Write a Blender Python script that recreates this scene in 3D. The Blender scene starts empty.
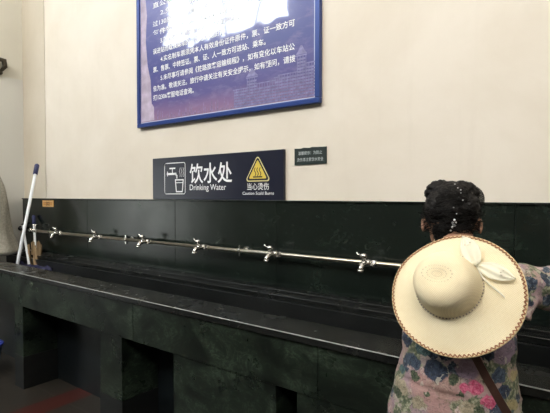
import bpy, bmesh, math, random
from mathutils import Vector, Matrix, noise as mnoise
random.seed(7)
PI = math.pi
S = bpy.context.scene
COL = S.collection
D, H, F = 2.2, 1.4, 457.0      # camera distance to the tap wall, eye height, focal length (px of 550)

# ------------------------------------------------------------------ materials
def new_mat(name):
    m = bpy.data.materials.new(name); m.use_nodes = True
    nt = m.node_tree
    b = nt.nodes['Principled BSDF']
    return m, nt, b
def N(nt, kind, **kw):
    n = nt.nodes.new(kind)
    for k, v in kw.items():
        if k.startswith('i_'):
            key = k[2:]
            n.inputs[int(key) if key.isdigit() else key.replace('_', ' ')].default_value = v
        else: setattr(n, k, v)
    return n
def rgb(c): return (c[0], c[1], c[2], 1)
def ramp(nt, fac, stops, interp='LINEAR'):
    r = nt.nodes.new('ShaderNodeValToRGB'); r.color_ramp.interpolation = interp
    e = r.color_ramp.elements
    while len(e) < len(stops): e.new(0.5)
    for k, (p, c) in enumerate(stops):
        e[k].position = p; e[k].color = rgb(c) if len(c) == 3 else c
    nt.links.new(fac, r.inputs[0]); return r.outputs[0]
def mixc(nt, fac, a, b, mode='MIX'):
    m = nt.nodes.new('ShaderNodeMix'); m.data_type = 'RGBA'; m.blend_type = mode
    for s, v in ((m.inputs[0], fac), (m.inputs[6], a), (m.inputs[7], b)):
        if isinstance(v, bpy.types.NodeSocket): nt.links.new(v, s)
        elif isinstance(v, (int, float)): s.default_value = v
        else: s.default_value = rgb(v)
    return m.outputs[2]
def math_n(nt, op, a, b=None, c=None, clamp=False):
    m = nt.nodes.new('ShaderNodeMath'); m.operation = op; m.use_clamp = clamp
    for k, v in enumerate((a, b, c)):
        if v is None: continue
        if isinstance(v, bpy.types.NodeSocket): nt.links.new(v, m.inputs[k])
        else: m.inputs[k].default_value = v
    return m.outputs[0]
def objco(nt):
    return nt.nodes.new('ShaderNodeTexCoord').outputs['Object']
def noise_n(nt, co, scale, detail=4, rough=.55, dist=0):
    n = N(nt, 'ShaderNodeTexNoise'); n.inputs['Scale'].default_value = scale
    n.inputs['Detail'].default_value = detail; n.inputs['Roughness'].default_value = rough
    n.inputs['Distortion'].default_value = dist
    nt.links.new(co, n.inputs['Vector']); return n
def bump(nt, b, height, strength=.3, dist=.01):
    bn = N(nt, 'ShaderNodeBump'); bn.inputs['Strength'].default_value = strength
    bn.inputs['Distance'].default_value = dist
    nt.links.new(height, bn.inputs['Height']); nt.links.new(bn.outputs[0], b.inputs['Normal'])
def plain(name, col, rough=.5, metal=0, coat=0, var=.0, scale=40):
    m, nt, b = new_mat(name)
    b.inputs['Base Color'].default_value = rgb(col)
    b.inputs['Roughness'].default_value = rough; b.inputs['Metallic'].default_value = metal
    b.inputs['Coat Weight'].default_value = coat; b.inputs['Coat Roughness'].default_value = .08
    if var:
        n = noise_n(nt, objco(nt), scale)
        c = ramp(nt, n.outputs[0], [(.3, tuple(x*(1-var) for x in col)), (.7, tuple(min(1, x*(1+var)) for x in col))])
        nt.links.new(c, b.inputs['Base Color'])
        bump(nt, b, n.outputs[0], .12, .003)
    return m

def plaster(name, c0, c1, low=None, zsplit=2.56):
    m, nt, b = new_mat(name); co = objco(nt)
    n = noise_n(nt, co, 1.1, 6, .6, .4); n2 = noise_n(nt, co, 55, 3)
    col = ramp(nt, n.outputs[0], [(.34, c0), (.62, c1)])
    st = noise_n(nt, co, 3.0, 5, .7)
    mp = N(nt, 'ShaderNodeMapping'); mp.inputs['Scale'].default_value = (3.5, 3.5, .35)
    nt.links.new(co, mp.inputs[0]); nt.links.new(mp.outputs[0], st.inputs['Vector'])
    col = mixc(nt, math_n(nt, 'MULTIPLY', ramp(nt, st.outputs[0], [(.55, (0, 0, 0)), (.75, (1, 1, 1))]), .10), col, (.45, .40, .33))
    if low:
        sx = N(nt, 'ShaderNodeSeparateXYZ'); nt.links.new(co, sx.inputs[0])
        f = math_n(nt, 'LESS_THAN', sx.outputs[2], zsplit)
        col = mixc(nt, f, col, low)
    nt.links.new(col, b.inputs['Base Color']); b.inputs['Roughness'].default_value = .62
    bump(nt, b, n2.outputs[0], .08, .002)
    return m
M_wall = plaster('aged_cream_plaster', (.61, .555, .465), (.68, .63, .55))
M_strip = plaster('shaded_cream_plaster', (.50, .45, .36), (.56, .51, .42))  # same cream plaster, darkened: corner shade put into the colour
M_pier = plaster('grey_cream_plaster', (.60, .58, .50), (.66, .64, .56), (.62, .62, .58))
M_ceil = plain('ceiling_white', (.7, .68, .63), .8)
M_endw = plain('hall_grey_wall', (.17, .16, .14), .75)

def granite(name, base=(.004, .0065, .0052), mid=(.010, .0155, .0125), vein=(.06, .09, .065), rough=.17, vamt=.55, seed=0.0, stops=(.56, .74), spec=.5, speck=.25):
    m, nt, b = new_mat(name); co = objco(nt)
    mp = N(nt, 'ShaderNodeMapping'); mp.inputs['Location'].default_value = (seed, seed*.7, seed*1.3)
    mp.inputs['Rotation'].default_value = (.5, .6, .3); mp.inputs['Scale'].default_value = (1, 1, 1.5)
    nt.links.new(co, mp.inputs[0]); v = mp.outputs[0]
    big = noise_n(nt, v, 2.6, 7, .62, 1.2); fine = noise_n(nt, v, 34, 6, .7, .5); w = noise_n(nt, v, 5.0, 9, .68, 2.6)
    c = ramp(nt, big.outputs[0], [(.38, base), (.66, mid)])
    ve = ramp(nt, w.outputs[0], [(.475, (0, 0, 0)), (.5, (1, 1, 1)), (.53, (0, 0, 0))])
    patch = ramp(nt, big.outputs[0], [(stops[0], (0, 0, 0)), (stops[1], (1, 1, 1))])
    f = math_n(nt, 'MULTIPLY', math_n(nt, 'MULTIPLY', ve, vamt), patch)
    c = mixc(nt, f, c, vein)
    f2 = math_n(nt, 'MULTIPLY', math_n(nt, 'MULTIPLY', ramp(nt, fine.outputs[0], [(.52, (0, 0, 0)), (.72, (1, 1, 1))]), patch), vamt)
    c = mixc(nt, f2, c, vein)
    sp = ramp(nt, fine.outputs[0], [(.60, (0, 0, 0)), (.78, (1, 1, 1))])
    c = mixc(nt, math_n(nt, 'MULTIPLY', sp, speck), c, (.075, .10, .085))
    nt.links.new(c, b.inputs['Base Color'])
    rr = noise_n(nt, co, 6, 4)
    nt.links.new(math_n(nt, 'MULTIPLY_ADD', rr.outputs[0], .16, rough-.06), b.inputs['Roughness'])
    b.inputs['Specular IOR Level'].default_value = spec
    return m
M_gran = granite('dark_green_granite', base=(.0045, .0065, .005), mid=(.014, .022, .015), vein=(.09, .125, .085), spec=.34, rough=.27, vamt=.5, stops=(.44, .66))
M_splash = granite('dark_green_granite_cladding', base=(.0055, .0085, .007), mid=(.010, .0155, .012), rough=.2, vamt=.35, seed=3.1, spec=.45)
M_plinth = granite('black_granite', (.006, .007, .007), (.012, .013, .013), (.03, .03, .03), .35, .2, 5.0)
M_rim = granite('grey_black_granite', (.007, .008, .0075), (.012, .013, .0125), (.02, .022, .02), .24, .0, 2.2, speck=.03)
M_edge = plain('edge_highlight', (.34, .35, .34), .25, var=.2, scale=25)  # pale colour paints the window highlight along the polished granite edge
M_chrome = plain('chrome', (.70, .69, .66), .2, 1)
M_steel = plain('brushed_steel_pipe', (.52, .48, .39), .3, 1, var=.08, scale=60)
M_blackmetal = plain('black_metal', (.015, .016, .02), .35, .3)
M_bronze = plain('dark_bronze', (.06, .05, .035), .45, .6)

def floor_mat():
    m, nt, b = new_mat('brown_floor_tiles'); co = objco(nt)
    br = N(nt, 'ShaderNodeTexBrick'); br.offset = 0
    for k, v in (('Scale', 1.0), ('Mortar Size', .006), ('Brick Width', .6), ('Row Height', .6)): br.inputs[k].default_value = v
    br.inputs['Color1'].default_value = rgb((.022, .019, .015)); br.inputs['Color2'].default_value = rgb((.018, .016, .013)); br.inputs['Mortar'].default_value = rgb((.05, .045, .04))
    nt.links.new(co, br.inputs['Vector'])
    n = noise_n(nt, co, 60, 4, .7)
    c = mixc(nt, .5, br.outputs[0], ramp(nt, n.outputs[0], [(.3, (.010, .009, .007)), (.7, (.045, .038, .030))]))
    sx = N(nt, 'ShaderNodeSeparateXYZ'); nt.links.new(co, sx.inputs[0])
    d = math_n(nt, 'ABSOLUTE', math_n(nt, 'ADD', sx.outputs[0], 3.02))
    c = mixc(nt, math_n(nt, 'LESS_THAN', d, .09), c, (.05, .012, .009))
    nt.links.new(c, b.inputs['Base Color']); b.inputs['Roughness'].default_value = .4
    return m
M_floor = floor_mat()

# ------------------------------------------------------------------ mesh helpers
def obj(name, bm, mat, parent=None, smooth=False, bevel=0, mats=None):
    me = bpy.data.meshes.new(name); bm.normal_update(); bm.to_mesh(me); bm.free()
    o = bpy.data.objects.new(name, me); COL.objects.link(o)
    for mm in (mats or [mat]): me.materials.append(mm)
    if smooth:
        for p in me.polygons: p.use_smooth = True
    if bevel:
        md = o.modifiers.new('Bevel', 'BEVEL'); md.width = bevel; md.segments = 3; md.limit_method = 'ANGLE'
        for p in me.polygons: p.use_smooth = True
        wn = o.modifiers.new('WN', 'WEIGHTED_NORMAL'); wn.keep_sharp = True
    if parent: o.parent = parent
    return o
def bx(bm, x0, x1, y0, y1, z0, z1, mi=0):
    vs = [bm.verts.new(p) for p in ((x0,y0,z0),(x1,y0,z0),(x1,y1,z0),(x0,y1,z0),(x0,y0,z1),(x1,y0,z1),(x1,y1,z1),(x0,y1,z1))]
    for f in ((3,2,1,0),(4,5,6,7),(0,1,5,4),(1,2,6,5),(2,3,7,6),(3,0,4,7)):
        fc = bm.faces.new([vs[i] for i in f]); fc.material_index = mi
    return vs
def box(name, x0, x1, y0, y1, z0, z1, mat, parent=None, bevel=0):
    bm = bmesh.new(); bx(bm, x0, x1, y0, y1, z0, z1); return obj(name, bm, mat, parent, bevel=bevel)
def loft(bm, rings, cap=True, closed=True):
    R = [[bm.verts.new(p) for p in r] for r in rings]
    n = len(R[0])
    for a, b in zip(R, R[1:]):
        for i in range(n if closed else n-1):
            j = (i+1) % n
            bm.faces.new((a[i], a[j], b[j], b[i]))
    if cap:
        bm.faces.new(list(reversed(R[0]))); bm.faces.new(R[-1])
    return R
def frame_for(d):
    d = d.normalized(); a = Vector((0, 0, 1)) if abs(d.z) < .9 else Vector((1, 0, 0))
    u = d.cross(a).normalized(); return u, d.cross(u).normalized()
def tube(bm, pts, radii, n=12, cap=True, flat=1.0):
    pts = [Vector(p) for p in pts]
    if not hasattr(radii, '__len__'): radii = [radii]*len(pts)
    rings = []; u = None
    for i, p in enumerate(pts):
        d = (pts[min(i+1, len(pts)-1)] - pts[max(i-1, 0)]).normalized()
        if u is None: u, v = frame_for(d)
        else:
            u = (u - d*u.dot(d)).normalized(); v = d.cross(u).normalized()
        r = radii[i]
        rings.append([p + u*(math.cos(2*PI*k/n)*r) + v*(math.sin(2*PI*k/n)*r*flat) for k in range(n)])
    return loft(bm, rings, cap)
def ell(bm, c, r, rot=None, seg=24, ring=16):
    ret = bmesh.ops.create_uvsphere(bm, u_segments=seg, v_segments=ring, radius=1)
    mt = Matrix.Translation(Vector(c)) @ (rot.to_4x4() if rot else Matrix.Identity(4)) @ Matrix.Diagonal((*r, 1))
    bmesh.ops.transform(bm, matrix=mt, verts=ret['verts'])
    return ret['verts']
def tag(o, label=None, cat=None, group=None, kind=None):
    for k, v in (('label', label), ('category', cat), ('group', group), ('kind', kind)):
        if v: o[k] = v
    return o
def thing(name, label, cat, loc=(0,0,0), rz=0, group=None):
    o = bpy.data.objects.new(name, None); COL.objects.link(o)
    o.empty_display_size = .05
    o.location = loc; o.rotation_euler = (0, 0, rz)
    return tag(o, label, cat, group)
def dup(root, loc, label=None):
    r = root.copy(); COL.objects.link(r); r.location = loc
    if label: r['label'] = label
    for ch in list(root.children):
        c = ch.copy(); COL.objects.link(c); c.parent = r
        for g in list(ch.children):
            d = g.copy(); COL.objects.link(d); d.parent = c
    return r
def bake_mods(o):
    dg = bpy.context.evaluated_depsgraph_get()
    me = bpy.data.meshes.new_from_object(o.evaluated_get(dg))
    o.modifiers.clear(); o.data = me
    return o
def W(px, py, y):          # pixel + distance plane parallel to the tap wall -> point
    u = (px-275)/F; t = (y+D)/(.8+.6*u)
    return Vector((t*(-.6+.8*u), y, H-(py-195)/F*t))
def text_mesh(body, size, x, z, y, mat, parent, name='lettering', align='LEFT', width=None, bold=0.0, items=None):
    """flat lettering standing on a wall facing -y; items: [(body,x,z,size,width,align)] become one mesh"""
    items = items or [(body, x, z, size, width, align)]
    bmj = bmesh.new()
    for (bd, x_, z_, s_, w_, al) in items:
        cu = bpy.data.curves.new('t', 'FONT'); cu.body = bd; cu.size = s_; cu.align_x = 'LEFT'; cu.align_y = 'CENTER'
        cu.offset = bold*s_; cu.extrude = 0; cu.resolution_u = 3
        to = bpy.data.objects.new('t', cu); COL.objects.link(to)
        dg = bpy.context.evaluated_depsgraph_get(); dg.update()
        me = bpy.data.meshes.new_from_object(to.evaluated_get(dg))
        xs = [v.co.x for v in me.vertices]; zs = [v.co.y for v in me.vertices]
        if xs:
            x0, x1, zc = min(xs), max(xs), (min(zs)+max(zs))/2
            sc = w_/(x1-x0) if w_ else 1
            for v in me.vertices:
                X = (v.co.x-x0)*sc; wtot = (x1-x0)*sc
                X -= {'LEFT': 0, 'CENTER': wtot/2, 'RIGHT': wtot}[al]
                v.co = Vector((x_+X, y, z_+(v.co.y-zc)))
            bmj.from_mesh(me)
        bpy.data.objects.remove(to)
    return obj(name, bmj, mat, parent)

# ------------------------------------------------------------------ room
XL = -4.838                      # the short wall that closes the trough on the left
YO, ZC, XW, XE = -5.5, 7.6, -12.5, 4.5
def struct(o): o['kind'] = 'structure'; return o
struct(box('floor', XW, XE, YO, .0, -.1, 0, M_floor))
struct(box('ceiling', XW, XE, YO-.2, .2, ZC, ZC+.1, M_ceil))
struct(box('wall_back', XW, XE, 0, .2, 0, ZC, M_wall))
struct(box('wall_left', XL-.3, XL, -.60, 0, 0, ZC, M_pier))
struct(box('wall_end_left', XW-.2, XW, YO, .2, 0, ZC, M_endw))
struct(box('wall_right', XE, XE+.2, YO, .2, 0, ZC, M_endw))
struct(box('shade_strip_1', XL, XL+.44, -.006, 0, 1.36, ZC, M_strip, bevel=.004))  # thin strip that carries the painted shade beside the corner
M_frame = plain('white_window_frame', (.6, .6, .58), .5)
def lit(name, col, s):
    m, nt, b = new_mat(name); b.inputs['Emission Color'].default_value = rgb(col); b.inputs['Emission Strength'].default_value = s
    b.inputs['Base Color'].default_value = rgb((.8, .8, .8)); return m
M_pane = lit('daylight_glazing', (.86, .94, 1.0), 15)
M_pane2 = lit('daylight_glazing_bright', (1.0, .96, .90), 17)
M_pane3 = lit('daylight_door_glazing', (.95, 1.0, .96), 3.2)
# the wall opposite, with its openings
wins = [('window_1', -9.3, -5.35, 5.05, 7.3, M_pane), ('window_2', -4.1, -.6, 4.9, 7.3, M_pane2), ('window_3', .3, 3.8, 4.9, 7.3, M_pane2), ('door_1', -11.6, -8.4, 0, 2.45, M_pane3)]
bm = bmesh.new()
xs = sorted({XW, XE} | {w[1] for w in wins} | {w[2] for w in wins})
for a, b in zip(xs, xs[1:]):
    c = (a+b)/2; holes = sorted((w[3], w[4]) for w in wins if w[1] < c < w[2]); z = 0
    for h0, h1 in holes:
        if h0 > z: bx(bm, a, b, YO-.25, YO, z, h0)
        z = h1
    bx(bm, a, b, YO-.25, YO, z, ZC)
struct(obj('wall_front', bm, M_endw))
for nm, x0, x1, z0, z1, pm in wins:
    bm = bmesh.new(); t = .07; y0, y1 = YO-.2, YO-.12
    bx(bm, x0, x1, y0, y1, z0, z0+t); bx(bm, x0, x1, y0, y1, z1-t, z1)
    bx(bm, x0, x0+t, y0, y1, z0, z1); bx(bm, x1-t, x1, y0, y1, z0, z1)
    nb = 4 if nm != 'door_1' else 2
    for k in range(1, nb):
        xx = x0+(x1-x0)*k/nb; bx(bm, xx-.03, xx+.03, y0, y1, z0, z1)
    if nm != 'door_1': bx(bm, x0, x1, y0, y1, z1-.75, z1-.70)
    w = struct(obj(nm, bm, M_frame))
    g = box('pane', x0+.01, x1-.01, YO-.19, YO-.17, z0+.01, z1-.01, pm, w)

# ------------------------------------------------------------------ granite trough
RZ = .843
YF, YI, YB, YB2 = -.70, -.505, -.167, -.095
X0, X1 = XL+.002, 1.6
tr = thing('granite_trough', 'long dark green granite washing trough along the wall under the taps', 'water trough', (X0, YF, 0))
def tpart(name, bm, mat, bevel=0, parent=None):
    o = obj(name, bm, mat, parent or tr, bevel=bevel)
    if parent is None: o.location = (-X0, -YF, 0)
    return o
bm = bmesh.new(); bx(bm, X0, X1, YF, YI, RZ-.03, RZ); tpart('front_ledge', bm, M_rim, .003)
bm = bmesh.new(); bx(bm, X0, X1, YF-.0015, YF+.003, RZ-.0035, RZ+.0006); eo = tpart('edge_highlight', bm, M_edge, .0015); eo['label'] = 'polished front edge of the ledge with its highlight painted pale'
bm = bmesh.new(); bx(bm, X0, X1, YB, -.002, RZ-.03, RZ); bx(bm, X0, X1, YB2, -.002, RZ, RZ+.012); bx(bm, X0, X1, YB-.001, YB+.003, RZ-.004, RZ+.0006); tpart('back_ledge', bm, M_rim, .002)
APZ = .605
bm = bmesh.new()
seams = [X0, -4.1, -2.1, -.925, .4, X1]
for a, b in zip(seams, seams[1:]): bx(bm, a+.0015, b-.0015, YF+.012, YF+.042, APZ, RZ-.03)
tpart('apron', bm, M_gran, .0015)
bm = bmesh.new(); BZ = .60
bx(bm, X0, X1, YI, YI+.02, BZ, RZ-.03); bx(bm, X0, X1, YB-.02, YB, BZ, RZ-.03); bx(bm, X0, X1, YI, YB, BZ-.02, BZ)
bx(bm, X1-.02, X1, YI, YB, BZ, RZ-.001)
tpart('basin', bm, M_plinth)
def support(x0, x1, z1=APZ, plz=.235):
    bm = bmesh.new(); bx(bm, x0, x1, YF+.02, YF+.27, plz, z1)
    o = tpart('pillar', bm, M_gran, .003)
    bm = bmesh.new(); bx(bm, x0-.001, x1+.001, YF+.019, YF+.271, 0, plz)
    p = obj('pillar_base', bm, M_plinth, o); 
for a, b in ((-3.53, -3.40), (-2.43, -2.215), (-1.78, -1.135), (-1.03, -.47), (.35, .9)): support(a, b)
bm = bmesh.new(); bx(bm, X0, X1, YF+.272, YF+.31, 0, BZ-.02); tpart('back_panel', bm, granite('teal_black_granite', (.0035, .005, .006), (.007, .010, .012), (.015, .025, .025), .3, .3, 8.0))

# cladding (backsplash)
bs = thing('granite_backsplash', 'dark green polished granite cladding on the wall behind the taps', 'wall cladding', (XL, -.002, RZ))
cuts = [XL+.002, -3.65, -2.52, -1.62, -.35, .75, 1.6]
for a, b in zip(cuts, cuts[1:]):
    bm = bmesh.new(); bx(bm, a+.0012, b-.0012, -.026, -.002, RZ+.012, 1.358)
    o = obj('slab', bm, M_splash, bs, bevel=.002); o.location = (-XL, .002, -RZ)
bm = bmesh.new(); bx(bm, XL+.002, 1.6, -.034, -.002, 1.358, 1.368)
o = obj('capping', bm, M_splash, bs, bevel=.002); o.location = (-XL, .002, -RZ)

# ------------------------------------------------------------------ pipe and taps
PY, PZ = -.085, 1.4-.1615*(D-.085)
PXL = W(38, 230, PY).x
def cyl(bm, a, b, r, n=16): tube(bm, [a, b], r, n)
pipe = thing('water_pipe', 'long steel water pipe running along the granite wall above the trough', 'pipe', (PXL, PY, PZ))
bm = bmesh.new(); cyl(bm, (0, 0, 0), (1.5-PXL, 0, 0), .0125, 20); obj('tube', bm, M_steel, pipe, True)
for xk in (-1.97, -1.424, -.877, -.33, .22):
    xx = xk*(D+PY) - PXL
    if xx < 0: continue
    bm = bmesh.new()
    tube(bm, [(xx-.006, 0, 0), (xx+.006, 0, 0)], .017, 16)
    bx(bm, xx-.006, xx+.006, -.008, .008, .012, .034); bx(bm, xx-.006, xx+.006, -.008, .008, -.034, -.012)
    cyl(bm, (xx, .01, 0), (xx, .057, 0), .006); tube(bm, [(xx, .050, 0), (xx, .057, 0)], .02)
    obj('pipe_clamp', bm, M_chrome, pipe)
bm = bmesh.new(); tube(bm, [(-.03, 0, 0), (.0, 0, 0)], .018, 8); obj('end_coupling', bm, M_chrome, pipe)

def make_tap(label, lever=-1):
    t = thing('water_tap', label, 'tap', (0, PY, PZ), 0, 'taps on the steel water pipe')
    bm = bmesh.new()
    tube(bm, [(-.017, 0, 0), (.017, 0, 0)], .0185, 16)                      # tee sleeve
    tube(bm, [(0, -.012, 0), (0, -.05, 0)], .0115, 14)
    ell(bm, (0, -.045, .002), (.0155, .0155, .0165), seg=16, ring=10)
    tube(bm, [(0, -.045, .010), (0, -.045, .036)], [.010, .009], 12)
    obj('valve_body', bm, M_chrome, t, True)
    bm = bmesh.new()
    tube(bm, [(0, -.045, 0), (0, -.064, -.004), (0, -.076, -.018), (0, -.079, -.028)], [.0135, .0135, .013, .013], 14)
    tube(bm, [(0, -.079, -.024), (0, -.079, -.036)], .0155, 14)
    obj('spout', bm, M_chrome, t, True)
    bm = bmesh.new()
    ell(bm, (0, -.045, .040), (.019, .019, .014), seg=16, ring=10)
    tube(bm, [(0, -.045, .042), (-.02, -.045, .043), (-.034, -.045, .045), (-.038, -.045, .056)], [.004, .003, .003, .006], 10)
    obj('lever', bm, M_chrome, t, True)
    bm = bmesh.new()
    tube(bm, [(.026, 0, 0), (.046, 0, 0)], .0185, 6)
    tube(bm, [(.024, 0, 0), (.026, 0, 0)], .015, 12); tube(bm, [(.046, 0, 0), (.052, 0, 0)], .016, 12)
    tube(bm, [(.035, -.012, -.004), (.035, -.03, -.012)], [.008, .006], 8)
    obj('union_nut', bm, M_chrome, t)
    return t
tap_px = [54, 93, 141, 197, 269, 363, 520]
lab = ['chrome tap nearest the left end of the pipe, close to the orange plate', 'second chrome tap from the left end of the steel pipe',
       'third chrome tap from the left, below the left edge of the navy sign', 'fourth chrome tap from the left, below the lettering of the navy sign',
       'chrome tap below the right end of the navy sign', 'chrome tap just left of the straw hat', 'chrome tap hidden in front of the person']
t0 = None
for px, lb in zip(tap_px, lab):
    p = W(px+1, 250, PY-.045)
    if px == 520: continue
    if t0 is None: t0 = make_tap(lb); t0.location.x = p.x
    else: dup(t0, (p.x, PY, PZ), lb)
# stop valve at the left end of the pipe
v = thing('stop_valve', 'chrome stop valve closing the left end of the steel pipe', 'valve', (PXL-.03, PY, PZ))
bm = bmesh.new(); tube(bm, [(0, 0, 0), (-.05, 0, 0)], .014, 14); tube(bm, [(-.05, 0, 0), (-.075, 0, 0)], .021, 6); ell(bm, (-.03, 0, 0), (.02, .022, .022), seg=14, ring=10); tube(bm, [(-.10, 0, 0), (-.075, 0, 0)], [.012, .018], 12)
ell(bm, (-.115, 0, .002), (.022, .022, .022), seg=14, ring=10); obj('valve_body', bm, M_chrome, v, True)
bm = bmesh.new(); cyl(bm, (-.03, 0, .015), (-.03, 0, .05), .007); tube(bm, [(-.055, 0, .055), (-.005, 0, .055)], .008, 10); tube(bm, [(-.03, -.025, .055), (-.03, .025, .055)], .007, 10); obj('handwheel', bm, M_chrome, v, True)
bm = bmesh.new(); cyl(bm, (-.03, 0, 0), (-.03, .055, 0), .008); obj('wall_stub', bm, M_chrome, v)

# black tap on the side wall
p = Vector((XL, -.05, 1.063))
bt = thing('black_tap', 'small black tap on the pale side wall left of the mop pole', 'tap', p)
bm = bmesh.new(); cyl(bm, (0, 0, 0), (.10, 0, 0), .012); tube(bm, [(0.001, 0, 0), (.008, 0, 0)], .024); tube(bm, [(.08, 0, 0), (.11, 0, -.01), (.118, 0, -.045)], [.012, .013, .011]); obj('valve_body', bm, M_blackmetal, bt, True)
bm = bmesh.new(); cyl(bm, (.06, 0, .01), (.06, 0, .045), .008); tube(bm, [(.035, 0, .04), (.09, 0, .055)], .009); obj('lever', bm, M_blackmetal, bt, True)

# orange plate
pl = thing('orange_plate', 'small orange number plate on the granite near the left corner', 'plate', (W(48, 204, -.028).x, -.026, 1.318))
wd = W(53.5, 204, -.028).x - W(42.5, 204, -.028).x
bm = bmesh.new(); bx(bm, -wd/2, wd/2, -.004, 0, -.031, .031); obj('plate', bm, plain('orange_brass', (.50, .25, .07), .5), pl, bevel=.002)
bm = bmesh.new(); e = .006; a, c = wd/2-.008, .025
bx(bm, -a, a, -.0055, -.004, c-e, c); bx(bm, -a, a, -.0055, -.004, -c, -c+e); bx(bm, -a, -a+e, -.0055, -.004, -c, c); bx(bm, a-e, a, -.0055, -.004, -c, c)
obj('border', bm, plain('pale_orange', (.7, .5, .25), .5), pl)
text_mesh('202', .05, 0, 0, -.0055, plain('dark_brown_paint', (.07, .04, .02), .6), pl, align='CENTER', bold=.01)

# bronze bracket high on the side wall
p = W(2, 68, -.19)
br = thing('wall_bracket', 'dark bronze bracket high on the side wall at the left edge', 'bracket', (XL, -.285, 2.66))
bm = bmesh.new(); bx(bm, 0.001, .02, -.05, .05, -.09, .02); obj('back_plate', bm, M_bronze, br, bevel=.004)
bm = bmesh.new(); tube(bm, [(.015, .0, .0), (.04, .04, .05), (.05, .085, .045), (.045, .095, -.01), (.03, .06, -.06)], [.02, .024, .026, .022, .014], 12); ell(bm, (.03, .045, -.075), (.022, .035, .022)); obj('arm', bm, M_bronze, br, True)

# ------------------------------------------------------------------ signs
M_white = plain('white_print', (.80, .82, .84), .5)
sg = thing('drinking_water_sign', 'navy drinking water sign with tap pictogram standing on the granite edge', 'sign', (-2.19, -.002, 1.369))
def at(o): o.location = (2.19, .002, -1.369); return o
m, nt, b = new_mat('navy_sign_panel'); b.inputs['Base Color'].default_value = rgb((.010, .012, .026)); b.inputs['Roughness'].default_value = .28
bm = bmesh.new(); bx(bm, -2.80, -1.588, -.024, -.002, 1.369, 1.672); at(obj('panel', bm, m, sg, bevel=.002))
YS = -.0248
def strokes(bm, segs, w, y=YS, sx=1, ox=0, oz=0):
    for (x0, z0, x1, z1) in segs:
        a = Vector((ox+x0*sx, 0, oz+z0*sx)); c = Vector((ox+x1*sx, 0, oz+z1*sx)); d = (c-a)
        if d.length < 1e-6: continue
        n = Vector((-d.z, 0, d.x)).normalized()*(w/2); e = d.normalized()*(w/2)
        q = [a-e+n, a-e-n, c+e-n, c+e+n]
        lo = [bm.verts.new((v_.x, y, v_.z)) for v_ in q]; bm.faces.new(lo)
def rrect(x0, z0, x1, z1, r, n=5):
    P = []
    for cx, cz, a0 in ((x1-r, z1-r, 0), (x0+r, z1-r, 90), (x0+r, z0+r, 180), (x1-r, z0+r, 270)):
        for k in range(n+1):
            a = math.radians(a0+90*k/n); P.append((cx+r*math.cos(a), cz+r*math.sin(a)))
    return P
def outline(P, closed=True):
    return [(P[i][0], P[i][1], P[(i+1) % len(P)][0], P[(i+1) % len(P)][1]) for i in range(len(P) if closed else len(P)-1)]
bm = bmesh.new()
strokes(bm, outline(rrect(-2.662, 1.408, -2.442, 1.630, .016)), .0055)
# tap pictogram
strokes(bm, [(-2.604, 1.592, -2.550, 1.592)], .010); strokes(bm, [(-2.577, 1.590, -2.577, 1.562)], .008)
strokes(bm, [(-2.630, 1.552, -2.542, 1.552)], .015); strokes(bm, [(-2.630, 1.540, -2.630, 1.566)], .008)
strokes(bm, [(-2.542, 1.549, -2.530, 1.538)], .013); strokes(bm, [(-2.529, 1.538, -2.529, 1.524)], .012)
strokes(bm, [(-2.545, 1.508, -2.462, 1.508)], .008)
strokes(bm, outline([(-2.545, 1.508), (-2.535, 1.424), (-2.472, 1.424), (-2.462, 1.508)], False), .009)
strokes(bm, [(-2.541, 1.488, -2.466, 1.488)], .005)
for xo in (-2.497, -2.478, -2.459):
    P = [(xo+.004*math.sin(k*1.1), 1.530+k*.009) for k in range(8)]
    strokes(bm, outline(P, False), .0035)
at(obj('tap_pictogram', bm, M_white, sg))
at(text_mesh(None, 0, 0, 0, YS, M_white, sg, 'lettering', bold=.012, items=[('饮水处', -2.395, 1.548, .145, .398, 'LEFT')]))
at(text_mesh(None, 0, 0, 0, YS, M_white, sg, 'english_lettering', bold=.004, items=[('Drinking Water', -2.395, 1.447, .056, .345, 'LEFT')]))
at(text_mesh(None, 0, 0, 0, YS, M_white, sg, 'warning_lettering', bold=.006, items=[('当心烫伤', -1.783, 1.453, .046, .172, 'CENTER'), ('Caution Scald Burns', -1.783, 1.411, .027, .250, 'CENTER')]))
def tri(bm, cx, z0, w, h, r, y, n=6):
    A = [(cx-w/2+r, z0+r), (cx+w/2-r, z0+r), (cx, z0+h-r*1.7)]
    P = []
    for (x, z), a0 in zip((A[1], A[2], A[0]), (-90, 30, 150)):
        for k in range(n+1):
            a = math.radians(a0+120*k/n); P.append((x+r*math.cos(a), z+r*math.sin(a)))
    bm.faces.new([bm.verts.new((x, y, z)) for x, z in P])
M_yel = plain('yellow_print', (.62, .47, .07), .5); M_blk = plain('black_print', (.012, .012, .012), .5)
M_paley = plain('pale_yellow_print', (.68, .60, .30), .5)
bm = bmesh.new(); tri(bm, -1.784, 1.484, .182, .162, .015, YS); at(obj('triangle_border', bm, M_paley, sg))
bm = bmesh.new(); tri(bm, -1.784, 1.490, .166, .147, .012, YS-.0004); at(obj('triangle_edge', bm, M_blk, sg))
bm = bmesh.new(); tri(bm, -1.784, 1.501, .134, .118, .007, YS-.0008); at(obj('triangle_face', bm, M_yel, sg))
bm = bmesh.new(); strokes(bm, [(-1.817, 1.512, -1.751, 1.512)], .008, YS-.0012)
for xo in (-1.804, -1.784, -1.764):
    P = [(xo+.006*math.sin(k*.9), 1.520+k*.0068) for k in range(8)]
    strokes(bm, outline(P, False), .0055, YS-.0012)
at(obj('heat_symbol', bm, M_blk, sg))

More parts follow.
